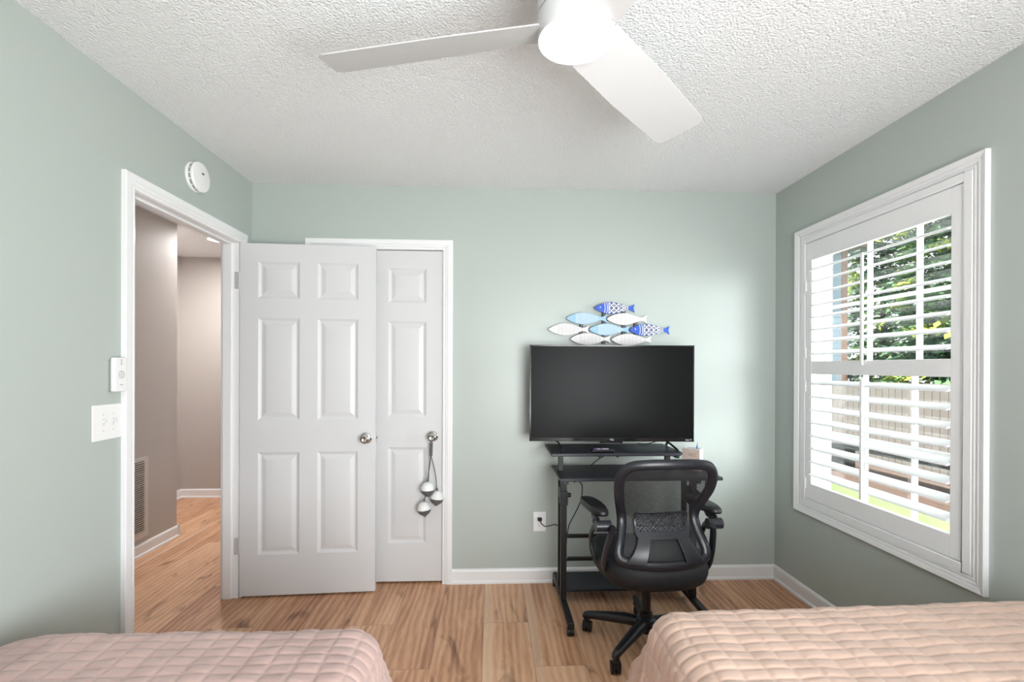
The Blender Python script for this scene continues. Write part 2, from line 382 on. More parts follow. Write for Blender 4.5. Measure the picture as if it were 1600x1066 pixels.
baseboard('baseboard_hall_far', (-3.135, 4.975, 0), (-1.54, 4.975, 0), (0, -1, 0), 'white baseboard at the far end of the hallway')
baseboard('baseboard_hall_end_left', (-3.135, 3.87, 0), (-3.135, 4.97, 0), (1, 0, 0), 'short white baseboard left of the hallway end')

# ------------------------------------------------------------------ six panel doors
def six_panel(w, h, t):
    s = .1; mm = .1; pw = (w - 2 * s - mm) / 2
    xs = [0, s, s + pw, s + pw + mm, w - s, w]
    zs = [0, .235, .235 + .590, .235 + .590 + .185, 1.01 + .590, 1.60 + .112, 1.712 + .213, h]
    mb = MB()
    for side in (0, 1):
        y = 0 if side == 0 else t; sg = 1 if side == 0 else -1
        for i in range(5):
            for k in range(7):
                x0, x1, z0, z1 = xs[i], xs[i + 1], zs[k], zs[k + 1]
                if i in (1, 3) and k in (1, 3, 5):
                    loops = [(0, 0), (.006, .003), (.013, .0075), (.017, .0085), (.021, .0085), (.043, .002), (.047, .0012)]
                    vs = []
                    for a, d in loops: vs += [(x0 + a, y + sg * d, z0 + a), (x1 - a, y + sg * d, z0 + a), (x1 - a, y + sg * d, z1 - a), (x0 + a, y + sg * d, z1 - a)]
                    fs = [(q * 4 + r_, q * 4 + (r_ + 1) % 4, q * 4 + 4 + (r_ + 1) % 4, q * 4 + 4 + r_) for q in range(len(loops) - 1) for r_ in range(4)]
                    n = len(loops) - 1; fs.append((n * 4, n * 4 + 1, n * 4 + 2, n * 4 + 3)); mb.add(vs, fs)
                else: mb.add([(x0, y, z0), (x1, y, z0), (x1, y, z1), (x0, y, z1)], [(0, 1, 2, 3)])
    for i in range(5):
        for z in (0, h): mb.add([(xs[i], 0, z), (xs[i + 1], 0, z), (xs[i + 1], t, z), (xs[i], t, z)], [(0, 1, 2, 3)])
    for k in range(7):
        for x in (0, w): mb.add([(x, 0, zs[k]), (x, 0, zs[k + 1]), (x, t, zs[k + 1]), (x, t, zs[k])], [(0, 1, 2, 3)])
    return mb
def knob(parent, x, y, z, sg):
    mb = MB(); M = Matrix.Translation((x, y, z)) @ Matrix.Rotation(radians(90 if sg < 0 else -90), 4, 'X')
    mb.lathe([(0, 0), (.032, 0), (.033, .004), (.029, .008), (.014, .011), (.012, .026), (.018, .034), (.026, .042), (.0275, .050), (.024, .057), (.016, .060), (.013, .058), (0, .057)], 32, M)
    o = mb.build('door_knob', M_chrome, parent, sharp=50); o['label'] = 'round polished nickel knob'; return o
def hinge(parent, x, y, z):
    mb = MB(); mb.box(x, x + .021, y - .0025, y, z - .045, z + .045); mb.box(x - .0018, x + .021, y - .0012, y, z - .0468, z + .0468, 1)
    for dz in (-.03, 0, .03): mb.cyl((x + .008 + (.004 if dz else 0), y - .0035, z + dz), (x + .008 + (.004 if dz else 0), y - .002, z + dz), .004, n=10)
    mb.cyl((x + .0225, y - .0005, z - .045), (x + .0225, y - .0005, z + .045), .005, n=12)
    mb.build('hinge', [M_hinge, M_grey_pl], parent)
DA = radians(3.15)
d1 = thing('door_1', 'open white six panel door standing against the closet, hinged at the doorway', 'door', (-1.437, 2.797, 0), DA, kind='structure')
six_panel(.760, 2.028, .035).xf(Matrix.Translation((.0015, 0, .012))).build('door_panel', M_door, d1, sharp=12)
knob(d1, .709, 0, .914, -1); knob(d1, .709, .035, .914, 1)
mb = MB(); mb.box(.7612, .7632, .006, .029, .914 - .028, .914 + .028); mb.cyl((.7628, .0175, .914), (.771, .0175, .914), .007, n=12); mb.build('latch_plate', M_chrome, d1)
for z in (1.825, .30): hinge(d1, -.0265, .004, z)
d2 = thing('door_2', 'closed white six panel closet door partly hidden by the open door', 'door', (-1.0615, D_ + .006, 0), 0, kind='structure')
six_panel(.7655, 2.032, .035).xf(Matrix.Translation((0, 0, .014))).build('door_panel', M_door, d2, sharp=12)
knob(d2, .706, 0, .906, -1)
mb = MB(); mb.box(.768, .7695, -.004, .0, .906 - .03, .906 + .03); mb.build('strike_plate', M_chrome, d2)

# ------------------------------------------------------------------ window and shutter
M_glass = bpy.data.materials.new('window_glass'); M_glass.use_nodes = True
_n = M_glass.node_tree.nodes; _l = M_glass.node_tree.links; _b = _n['Principled BSDF']
_t = _n.new('ShaderNodeBsdfTransparent'); _t.inputs[0].default_value = (.97, .985, .98, 1); _g = _n.new('ShaderNodeBsdfGlossy'); _g.inputs['Roughness'].default_value = .02
_x = _n.new('ShaderNodeMixShader')
_x.inputs[0].default_value = .05; _l.new(_t.outputs[0], _x.inputs[1]); _l.new(_g.outputs[0], _x.inputs[2]); _l.new(_x.outputs[0], _n['Material Output'].inputs[0])
tr3 = thing('trim_3', 'white moulded casing round the shuttered window', 'trim', kind='structure')
mb = MB(); casing(mb, 1.699, 2.684, .557, 2.079, P_win, lambda a, b, t: (R_ - t, a, b), closed=True); mb.build('casing', M_trim, tr3, smooth=False)
w1 = thing('window_1', 'white sash window with thin muntins behind the shutter', 'window', kind='structure')
wf = MB()
X0, X1 = 1.865, 1.92
wf.box(X0, WX, WY0, WY0 + .045, WZ0, WZ1); wf.box(X0, WX, WY1 - .045, WY1, WZ0, WZ1); wf.box(X0, WX, WY0, WY1, WZ0, WZ0 + .05); wf.box(X0, WX, WY0, WY1, WZ1 - .05, WZ1)
wf.box(R_ + .001, X0, WY0 - .008, WY0 + .006, WZ0, WZ1); wf.box(R_ + .001, X0, WY1 - .006, WY1 + .008, WZ0, WZ1); wf.box(R_ + .001, X0, WY0, WY1, WZ0 - .008, WZ0 + .006); wf.box(R_ + .001, X0, WY0, WY1, WZ1 - .006, WZ1 + .008)
wf.build('window_frame', M_trim, w1, bevel=.002)
for (za, zb, xa) in ((WZ0 + .05, 1.345, 1.885), (1.315, WZ1 - .05, 1.905)):
    sh = MB(); ya, yb = WY0 + .045, WY1 - .045
    sh.box(xa, xa + .022, ya, ya + .035, za, zb); sh.box(xa, xa + .022, yb - .035, yb, za, zb); sh.box(xa, xa + .022, ya, yb, za, za + .03); sh.box(xa, xa + .022, ya, yb, zb - .03, zb)
    sh.build('sash', M_trim, w1, bevel=.002)
    mu = MB(); pw = (yb - ya - .07) / 3
    for q in (1, 2): mu.box(xa + .003, xa + .019, ya + .035 + pw * q - .009, ya + .035 + pw * q + .009, za, zb)
    mu.box(xa + .004, xa + .018, ya, yb, (za + zb) / 2 - .009, (za + zb) / 2 + .009)
    mu.build('muntin', M_trim, w1)
    gl = MB(); gl.box(xa + .0095, xa + .0125, ya + .01, yb - .01, za + .01, zb - .01); gl.build('pane', M_glass, w1, smooth=False)
w2 = thing('added_window_rear', 'added white framed window behind the camera for fill light', 'window', kind='structure')  # invented window, put in as the way in for the fill light
wf = MB(); wf.box(rx0, rx1, B_ - .09, B_ - .04, rz0, rz0 + .05); wf.box(rx0, rx1, B_ - .09, B_ - .04, rz1 - .05, rz1)
for xx in (rx0, (rx0 + rx1) / 2 - .03, rx1 - .05): wf.box(xx, xx + .05, B_ - .09, B_ - .04, rz0, rz1)
wf.build('window_frame', M_trim, w2, bevel=.002)

sh = thing('plantation_shutter', 'white plantation shutter panel with open tilted louvers filling the window', 'shutter', (R_, 2.19, 0))
SY = 2.19; fx = lambda y: y - SY
f = MB(); XF0, XF1 = -.014, .020
for (y0, y1, z0, z1) in ((1.7, 1.733, .558, 2.078), (2.65, 2.683, .558, 2.078), (1.733, 2.65, .558, .592), (1.733, 2.65, 2.044, 2.078)):
    f.box(XF0, XF1, fx(y0), fx(y1), z0, z1)
f.build('mounting_frame', M_shut, sh, bevel=.003)
YL0, YL1 = 1.788, 2.598
for (y0, y1) in ((1.736, YL0), (YL1, 2.647)):
    f = MB(); f.box(-.008, .018, fx(y0), fx(y1), .595, 2.041); f.build('stile', M_shut, sh, bevel=.0025)
for (z0, z1) in ((.595, .684), (1.300, 1.372), (1.940, 2.041)):
    f = MB(); f.box(-.0075, .0175, fx(YL0), fx(YL1), z0, z1); f.build('rail', M_shut, sh, bevel=.002)
def louver(zc, tilt):
    n = 20; ch, th = .032, .0055; mb = MB(); ring = []
    for i in range(n):
        a = 2 * pi * i / n; px = ch * cos(a); pz = th * sin(a) * (1.0)
        ring.append((px, pz))
    ct, st = cos(tilt), sin(tilt); vs = []
    ys = (fx(YL0) + .001, fx(YL1) - .001)
    for yy in ys:
        for px, pz in ring: vs.append((.005 + px * ct - pz * st, yy, zc + px * st + pz * ct))
    mb.add(vs, [tuple(range(n)), tuple(range(n, 2 * n))[::-1]] + [(i, (i + 1) % n, n + (i + 1) % n, n + i) for i in range(n)])
    return mb
TL = radians(20)
UP = [1.4195 + i * .0672 for i in range(8)]; LO = [.7455 + i * .0726 for i in range(8)]
for zc in UP + LO: louver(zc, TL).build('louver', M_shut, sh, sharp=50)
for (za, zb) in ((1.348, 1.888), (.705, 1.284)):
    f = MB(); f.box(-.036, -.026, fx(2.2), fx(2.214), za, zb)
    f.build('tilt_rod', M_shut, sh, bevel=.002)
for z in (1.80, 1.42, 1.23, .68):
    f = MB(); f.box(-.0165, -.008, fx(2.638), fx(2.658), z - .03, z + .03); f.build('hinge', M_shut, sh, bevel=.001)

# ------------------------------------------------------------------ outdoors
M_grass = mat('lawn', (124, 142, 78), .9, noise=(3, .3), bump=(40, .6, .03))
M_mulch = mat('mulch', (112, 90, 78), .9, noise=(20, .35), bump=(30, .8, .03))
M_fence = mat('weathered_wood', (126, 120, 116), .85, noise=(6, .2))
M_leafA = mat('leaf_green', (112, 148, 102), .6, noise=(2.5, .5)); M_leafB = mat('leaf_dark', (70, 106, 82), .6, noise=(2.5, .5)); M_leafC = mat('leaf_yellow', (186, 202, 80), .6, noise=(2, .3))
M_bark = mat('bark', (92, 74, 62), .9, noise=(10, .3)); M_siding = mat('blue_siding', (150, 172, 190), .7); M_corner = mat('brown_corner', (150, 112, 92), .7)
GZ = -.45
g = MB(); g.box(WX - .02, 26, -14, 26, GZ - .1, GZ); struct(g.build('ground_lawn', M_grass, smooth=False), 'green lawn outside the window', 'lawn')
g = MB(); g.prism([(5.6, 1), (7.35, 1), (7.35, 10.8), (5.9, 10.8), (5.4, 8)], GZ, GZ + .02); o = g.build('mulch_bed', M_mulch, smooth=False); tag(o, 'brown mulch bed in front of the wooden fence', 'mulch bed', kind='stuff')
fe = thing('wooden_fence', 'weathered wooden privacy fence seen through the lower louvers', 'fence', (7.4, 8, GZ))
random.seed(3); bd = MB()
for i in range(75):
    y = -8 + i * .145; bd.box(0, .02, y, y + .135, .03, 1.52 + random.uniform(-.012, .012))
bd.build('board_panel', M_fence, fe); rl = MB()
for z in (.3, .8, 1.3): rl.box(.02, .06, -8, 2.85, z, z + .08)
rl.build('rail', M_fence, fe)
for i in range(5): q = MB(); q.box(.02, .11, -7.9 + i * 2.2, -7.81 + i * 2.2, 0, 1.45); q.build('post', M_fence, fe)
bn = thing('garden_bench', 'long low dark bench outdoors in front of the wooden fence', 'bench', (6.2, 6.6, GZ + .02), radians(94))
q = MB(); [q.box(-1.5, 1.5, -.2 + k * .1, -.12 + k * .1, .42, .46) for k in range(4)]; q.build('seat', M_blackmet, bn)
for sx in (-1.4, 1.4): q = MB(); q.box(sx - .04, sx + .04, -.2, .18, 0, .42); q.build('leg', M_blackmet, bn)
hs = thing('neighbouring_house', 'pale blue sided house with a brown corner seen at the window left edge', 'house', (7.2, 11.0, GZ))
q = MB(); q.box(-4.2, 1.12, 0, 5, 0, 4.6)
for k in range(30): q.box(-4.2, 1.13, -.012, 0, k * .15, k * .15 + .135)
q.build('wall', M_siding, hs); q = MB(); q.box(1.13, 1.27, -.03, .2, 0, 4.6); q.build('corner_board', M_corner, hs)
q = MB(); q.prism([(-4.5, 4.6), (1.5, 4.6), (-1.5, 6.4)], -.4, 5.3, 'y'); q.build('roof', M_bark, hs)
def tree(x, y, h, rad, n, seed, label, warm=.08):
    rnd = random.Random(seed); t = thing('leafy_tree', label, 'tree', (x, y, GZ), group=None)
    tk = MB(); tk.tube([(0, 0, -.1), (.05, .02, h * .4), (-.04, .05, h * .9)], [.14, .10, .03], 8); tk.build('trunk', M_bark, t)
    lf = MB()
    tiers = int(h / .36)
    for k in range(tiers):
        z = .35 + k * .36; rr = rad * (1 - .40 * (k / tiers)) * rnd.uniform(.85, 1.1)
        nb = 13
        for b_ in range(nb):
            a = 2 * pi * b_ / nb + rnd.uniform(-.25, .25); mt = 2 if rnd.random() < warm else (0 if rnd.random() < .55 else 1)
            for i in range(n):
                s_ = rnd.random() ** .6; rr_ = rr * s_
                aa = a + rnd.gauss(0, .16)
                p = Vector((rr_ * cos(aa), rr_ * sin(aa), z - .32 * s_ * s_ + rnd.gauss(0, .05)))
                sz = rnd.uniform(.05, .13); d1_ = Vector((rnd.uniform(-1, 1), rnd.uniform(-1, 1), rnd.uniform(-.5, .4))).normalized()
                d2_ = d1_.cross(Vector((rnd.uniform(-.6, .6), rnd.uniform(-.6, .6), 1))).normalized() * .55
                lf.add([p - d1_ * sz, p + d2_ * sz, p + d1_ * sz, p - d2_ * sz], [(0, 1, 2, 3)], mt if rnd.random() < .85 else rnd.choice((0, 1)))
    lf.build('foliage', [M_leafA, M_leafB, M_leafC], t, smooth=False)
tree(9.1, 7.4, 5.6, 1.45, 74, 1, 'tall dark green tree behind the fence, right part of the window view', .10)
tree(10.4, 10.3, 5.8, 1.45, 74, 2, 'green tree behind the fence, centre of the window view', .18)
tree(12.6, 8.4, 7.2, 1.9, 70, 4, 'taller tree standing behind the gap between the two nearest trees', .12)
tree(11.6, 13.6, 6.4, 1.6, 60, 5, 'tree farthest to the left beyond the fence', .18)
tree(9.3, 4.4, 5.2, 1.45, 34, 6, 'tree behind the near end of the fence', .1)
tree(15.0, 13.4, 8, 2.2, 60, 8, 'farthest tree filling the gap of the tree line', .16)
tree(15.8, 9.6, 8.5, 2.0, 60, 9, 'distant tree rising above the others', .12)
tree(13.6, 5.6, 8, 2.0, 50, 10, 'distant tree at the right end of the tree line', .12)

# ------------------------------------------------------------------ ceiling fan
def emis(name, rgb, st):
    m = mat(name, (250, 250, 248), .4, emit=(rgb, st)); return m
M_lamp = emis('lit_diffuser', (1, .985, .95), 3.5)
FX, FY = .212, 1.197
fan = thing('ceiling_fan', 'white three blade ceiling fan with a lit round lamp', 'ceiling fan', (FX, FY, 0))
mb = MB(); mb.lathe([(0, 2.4399), (.085, 2.4399), (.093, 2.425), (.097, 2.30), (.098, 2.229), (.094, 2.224), (0, 2.224)], 56); mb.build('motor_housing', M_fanw, fan, sharp=40)
mb = MB(); mb.lathe([(0, 2.2205), (.090, 2.2205), (.096, 2.217), (.097, 2.20), (.097, 2.172), (.0965, 2.160), (.0945, 2.1555), (.0925, 2.158), (.0915, 2.165), (0, 2.165)], 56); mb.build('light_kit', M_fanw, fan, sharp=40)
mb = MB(); mb.lathe([(.0912, 2.166), (.0905, 2.157), (.086, 2.152), (.07, 2.1485), (.04, 2.147), (0, 2.1465)], 56); mb.build('lamp_diffuser', M_lamp, fan)
def blade(az):
    """paddle pitched so that the counter-clockwise edge hangs lower"""
    mb = MB(); r0, r1 = .085, .698; n = 30; th = .0035; rows = []
    for i in range(n + 1):
        s_ = i / n; r = r0 + (r1 - r0) * s_
        w_ = .072 + .010 * min(1, s_ / .4); p = radians(20 - 2 * s_); cut = 0
        if s_ > .96: q = (s_ - .96) / .04; cut = .014 * (1 - sqrt(max(0, 1 - q * q)))
        w_ -= cut; row = []
        for a_, dz in ((-w_, 0), (-w_ * .5, -.001), (0, -.0015), (w_ * .5, -.001), (w_, 0), (w_, th), (w_ * .5, th + .001), (0, th + .0015), (-w_ * .5, th + .001), (-w_, th)):
            row.append((r - .016 * (a_ / .08) * s_, a_ * cos(p), 2.187 - a_ * sin(p) + dz))
        rows.append(row)
    k = 10; vs = [v for r in rows for v in r]
    fs = [(i * k + j, i * k + (j + 1) % k, (i + 1) * k + (j + 1) % k, (i + 1) * k + j) for i in range(n) for j in range(k)] + [tuple(range(k)), tuple(range(n * k, n * k + k))[::-1]]
    mb.add(vs, fs); mb.xf(Matrix.Rotation(az, 4, 'Z')); return mb
for az in (165.2, 47, -73): blade(radians(az)).build('blade', M_fanw, fan, sharp=50)

# ------------------------------------------------------------------ wall and ceiling fittings
sm = thing('smoke_detector', 'round white smoke detector above the doorway', 'smoke detector', (L_, 2.388, 2.252))
Mx = Matrix.Rotation(radians(90), 4, 'Y')
mb = MB(); mb.lathe([(0, 0), (.070, 0), (.071, .006), (.068, .010), (.062, .011)], 48, Mx)
mb.lathe([(.063, .010), (.060, .022), (.066, .023)], 48, Mx); mb.build('base_ring', M_white_pl, sm)
mb = MB(); mb.lathe([(.0665, .021), (.071, .026), (.0715, .031), (.068, .037), (.058, .0395), (0, .0405)], 56, Mx); mb.build('cover', M_white_pl, sm)
mb = MB()
for i in range(14):
    a = 2 * pi * i / 14; R0 = Matrix.Rotation(a, 4, 'X'); mb.box(.012, .0215, -.010, .010, .0615, .064, M=R0)
o = mb.build('vent_slots', M_grey_pl, sm); tag(o, kind='stuff')
mb = MB(); mb.box(.0395, .0412, -.004, .012, .014, .021); mb.build('indicator_window', M_dark, sm)

sw = thing('light_switch', 'white double toggle light switch plate left of the doorway', 'light switch', (L_, 1.862, 1.121))
mb = MB(); mb.box(0, .0065, -.071, .071, -.0665, .0665); mb.build('wall_plate', M_white_pl, sw, bevel=.003)
for dy in (-.0235, .0235):
    mb = MB(); mb.box(.0062, .0075, dy - .006, dy + .006, -.013, .013); mb.prism([(.007, -.003), (.019, .004), (.018, .010), (.007, .0075)], dy - .0042, dy + .0042, 'y'); mb.build('toggle', M_grey_pl if 0 else mat('toggle_white', (222, 222, 222), .4), sw, bevel=.0008)
    for dz in (-.03, .03): mb = MB(); mb.cyl((.0062, dy, dz), (.0072, dy, dz), .003, n=12); mb.build('screw', mat('screw_grey', (205, 205, 205), .4), sw)
rm_ = thing('fan_remote', 'white fan remote control in its wall holder at the casing edge', 'remote control', (L_, 1.896, 1.299))
mb = MB(); mb.box(0, .008, -.024, .026, -.066, .055); mb.build('holder', M_grey_pl, rm_, bevel=.002)
mb = MB(); mb.box(.0082, .0255, -.026, .0325, -.0645, .0655); mb.build('remote_body', M_white_pl, rm_, bevel=.0025)
mb = MB(); mb.cyl((.0256, .004, 0), (.0263, .004, 0), .017, n=32); mb.build('button_ring', mat('ring_grey', (222, 223, 223), .5), rm_)
M_btn = mat('button_grey', (168, 170, 170), .5); mb = MB()
for i in range(8): a = i * pi / 4; mb.cyl((.0262, .004 + .0125 * cos(a), .0125 * sin(a)), (.0268, .004 + .0125 * cos(a), .0125 * sin(a)), .0022, n=10)
mb.cyl((.0262, .004, 0), (.0268, .004, 0), .002, n=10)
for z in (.04, .048, .056): mb.box(.0254, .0261, .0005, .0075, z - .002, z + .002)
o = mb.build('buttons', M_btn, rm_); tag(o, kind='stuff')
mb = MB(); mb.box(.0254, .026, -.004, .012, -.041, -.0375); mb.build('printed_mark', M_btn, rm_)

vg = thing('air_return_grille', 'tall slatted return air grille low on the hall wall', 'vent', (-2.45, 3.32, .40))
M_vent = mat('vent_beige', (206, 200, 194), .45)
mb = MB(); mb.box(0, .008, -.2, -.17, -.275, .288); mb.box(0, .008, .165, .2, -.275, .288); mb.box(0, .008, -.17, .165, -.275, -.235); mb.box(0, .008, -.17, .165, .262, .288); mb.build('grille_frame', M_vent, vg, bevel=.002)
mb = MB(); mb.box(.0002, .001, -.17, .165, -.235, .262); mb.build('backing', M_dark, vg)
mb = MB()
for i in range(33): mb.box(-.0008, .0008, -.17, .165, -.007, .007, M=Matrix.Translation((.0065, 0, -.228 + i * .015)) @ Matrix.Rotation(radians(35), 4, 'Y'))
o = mb.build('slats', M_vent, vg)
cv = thing('ceiling_vent', 'flat white ceiling vent plate at the upper left of the view', 'vent', (-1.29, 1.36, H_))
mb = MB(); mb.box(-.17, .17, -.125, .125, -.008, 0); mb.build('vent_frame', M_white_pl, cv, bevel=.003)
mb = MB()
for i in range(9): mb.box(-.14, .14, -.095 + i * .022, -.083 + i * .022, -.011, -.0075)
mb.build('slats', M_white_pl, cv)
hl = thing('hall_ceiling_light', 'small round lit ceiling light in the hallway', 'ceiling light', (-2.36, 4.25, H_))
mb = MB(); mb.lathe([(0, 0), (.10, 0), (.105, -.006), (.10, -.012), (.088, -.013)], 40); mb.build('trim_ring', M_white_pl, hl)
mb = MB(); mb.lathe([(.089, -.011), (.07, -.016), (0, -.019)], 40); mb.build('diffuser', M_lamp, hl)

ol = thing('wall_outlet', 'white duplex wall outlet left of the desk', 'outlet', (.306, D_, .3755))
mb = MB(); mb.box(-.039, .039, -.0065, 0, -.0605, .0605); mb.build('wall_plate', M_white_pl, ol, bevel=.003)
for dz in (-.0195, .0195):
    mb = MB(); mb.prism([(.0165 * cos(a * pi / 8) * (1), max(-.0135, min(.0135, .0165 * sin(a * pi / 8))) + dz) for a in range(16)], -.0078, -.006, 'y')
    r_ = mb.build('receptacle', M_white_pl, ol)
    mb = MB(); mb.box(-.0075, -.0055, -.0082, -.0077, dz + .001, dz + .008); mb.box(.0055, .0075, -.0082, -.0077, dz + .001, dz + .007); mb.cyl((0, -.0077, dz - .006), (0, -.0082, dz - .006), .0023, n=10); mb.build('slots', M_dark, r_)
mb = MB(); mb.cyl((0, -.006, 0), (0, -.0075, 0), .003, n=12); mb.build('screw', M_white_pl, ol)
pc = thing('power_cord', 'black power cord plugged into the wall outlet', 'cord', (.306, D_, .395))
mb = MB(); mb.box(-.013, .013, -.032, -.0083, -.010, .010); mb.build('plug', M_black, pc, bevel=.004)
mb = MB(); mb.tube(catmull([(.0, -.030, 0), (.006, -.042, -.016), (.028, -.05, -.034), (.06, -.05, -.030), (.09, -.055, -.022), (.118, -.12, -.02)], 6), .0032, 8); mb.build('cable', M_black, pc)

# ------------------------------------------------------------------ fish wall art
M_f = dict(d=mat('fish_blue', (36, 86, 196), .45), b=mat('fish_dark_slate', (72, 84, 128), .5), l=mat('fish_light_blue', (150, 192, 222), .5), lg=mat('fish_pale_line', (222, 232, 240), .5),
           w=mat('fish_white', (226, 222, 222), .5), wg=mat('fish_grey_line', (176, 172, 176), .5), s=mat('fish_stripe_white', (246, 247, 250), .5), bk=mat('fish_wood_back', (96, 96, 100), .7))
art = thing('fish_wall_art', 'school of eight painted wooden fish mounted above the television', 'wall art', (.73, D_, 1.6))
def fish(cx, cz, kind, yy):
    """flat wooden cut-out, nose to the left; carved lines raised on its face"""
    Lh = .126; hh = .0365
    up_ = []
    for i in range(17):
        t = i / 16; x = -Lh + t * 1.66 * Lh
        y = hh * (sin(pi * min(1, t * .97 + .0)) ** .72) if t < .5 else .0095 + (hh - .0095) * max(0, cos(pi / 2 * (t - .46) / .54)) ** 1.05
        up_.append((x, max(y, .0012 if i == 0 else .009 if t > .9 else y)))
    tl = [(Lh * .80, .0125), (Lh * .99, .026)]
    poly = up_ + tl + [(Lh * .93, 0), (Lh * .99, -.026), (Lh * .80, -.0125)] + [(x, -y) for x, y in up_[::-1]]
    def hgt(x):
        for (xa, ya), (xb, yb) in zip(up_, up_[1:]):
            if xa <= x <= xb: return ya + (yb - ya) * (x - xa) / (xb - xa)
        return .009
    mb = MB(); y1 = yy - .012; mb.prism([(cx + x, cz + z) for x, z in poly], yy, y1, 'y', 0)
    def line(x0, z0, x1, z1, w_, m):
        d = Vector((x1 - x0, z1 - z0)); 
        if d.length < 1e-5: return
        d.normalize(); p = Vector((-d.y, d.x)) * w_ / 2
        mb.add([(cx + x0 + p.x, y1 - .0006, cz + z0 + p.y), (cx + x1 + p.x, y1 - .0006, cz + z1 + p.y), (cx + x1 - p.x, y1 - .0006, cz + z1 - p.y), (cx + x0 - p.x, y1 - .0006, cz + z0 - p.y)], [(0, 1, 2, 3)], m)
    if kind == 'd':
        xs = [-.036 + i * .0188 for i in range(8)]
        pp = [(x, hgt(x) * .97) for x in [-.036 + i * .009 for i in range(14)]]
        mb.prism([(cx + x, cz + z) for x, z in pp + [(x, -z) for x, z in pp[::-1]]], y1 - .0003, y1, 'y', 2)
        for x in (-.064, -.05): 
            h_ = hgt(x) * .96; pts = [(x + .004 * (1 - (q / 4) ** 2), h_ * q / 4) for q in range(-4, 5)]
            for a_, b_ in zip(pts, pts[1:]): line(a_[0], a_[1], b_[0], b_[1], .0035, 1)
        line(-.036, -hgt(-.036) * .97, -.036, hgt(-.036) * .97, .005, 1); line(.083, -.009, .083, .009, .004, 1)
        H = lambda x: hgt(max(-.036, min(.082, x))) * .95
        for c0 in (-.006, .053):
            a_, b_ = max(-.036, c0 - .0295), min(.082, c0 + .0295)
            for sg in (1, -1):
                line(a_, sg * H(a_), c0, 0, .0042, 1); line(c0, 0, b_, sg * H(b_), .0042, 1)
                line(a_, 0, c0, sg * H(c0), .0042, 1); line(c0, sg * H(c0), b_, 0, .0042, 1)
            line(c0, -H(c0), c0, H(c0), .0028, 1); line(b_, -H(b_), b_, H(b_), .0032, 1)
        mb.cyl((cx - .090, y1, cz + .005), (cx - .090, y1 - .001, cz + .005), .0035, n=12, m=1)
        mats = [M_f['d'], M_f['s'], M_f['b']]
    elif kind == 'l':
        for k in range(-7, 9):
            x0 = k * .0155 - .02
            for sg in (1, -1):
                seg = []
                for q in range(25):
                    z = -hh + 2 * hh * q / 24; x = x0 + sg * z
                    if -.068 < x < .072 and abs(z) < hgt(x) * .95: seg.append((x, z))
                if len(seg) > 2: line(seg[0][0], seg[0][1], seg[-1][0], seg[-1][1], .0028, 1)
        line(.08, -.009, .08, .009, .0022, 1); line(-.068, -hgt(-.068) * .95, -.068, hgt(-.068) * .95, .002, 1)
        mb.cyl((cx - .092, y1, cz + .004), (cx - .092, y1 - .001, cz + .004), .003, n=12, m=1)
        mats = [M_f['l'], M_f['lg']]
    else:
        for i in range(7):
            x = -.066 + i * .0245; h_ = hgt(x) * .96; line(x, -h_, x, h_, .0016, 1)
            for z in (-.019, -.008, .003, .014):
                if i < 6 and abs(z) + .008 < hgt(x + .012):
                    line(x + .002, z, x + .0115, z + .006, .0012, 1); line(x + .0115, z + .006, x + .021, z, .0012, 1)
        mb.cyl((cx - .094, y1, cz + .004), (cx - .094, y1 - .001, cz + .004), .0025, n=12, m=1)
        mats = [M_f['w'], M_f['wg']]
    return mb.build('fish', mats, art, smooth=False)
AX, AZ = .73, 1.6
for (x0, x1, z, kd, lab) in ((.6365, .8891, 1.700, 'd', 'dark blue fish with white triangles at the top'), (.4655, .7167, 1.635, 'l', 'light blue fish of the second row'), (.7167, .9659, 1.633, 'w', 'off-white fish of the second row'),
        (.3547, .6051, 1.567, 'w', 'leftmost off-white fish'), (.6051, .8574, 1.568, 'l', 'light blue fish of the third row'), (.8574, 1.1076, 1.5665, 'd', 'rightmost dark blue fish with white triangles'),
        (.4898, .7412, 1.5085, 'w', 'off-white fish just above the television, left'), (.7413, .9987, 1.506, 'w', 'off-white fish just above the television, right')):
    o = fish((x0 + x1) / 2 - AX, z - AZ, kd, -.026 if kd != 'd' else -.028); o['label'] = lab
mb = MB()
for (x, z0, z1) in ((-.03, -.12, .118), (.095, -.12, .118), (-.17, -.115, .045), (.17, -.115, .045)): mb.box(x - .009, x + .009, -.0275, -.0, z0, z1)
for (x0, x1, z) in ((-.30, .30, -.033), (-.19, .17, .034)): mb.box(x0, x1, -.0255, -.005, z - .008, z + .008)
mb.build('mounting_bar', M_f['bk'], art)

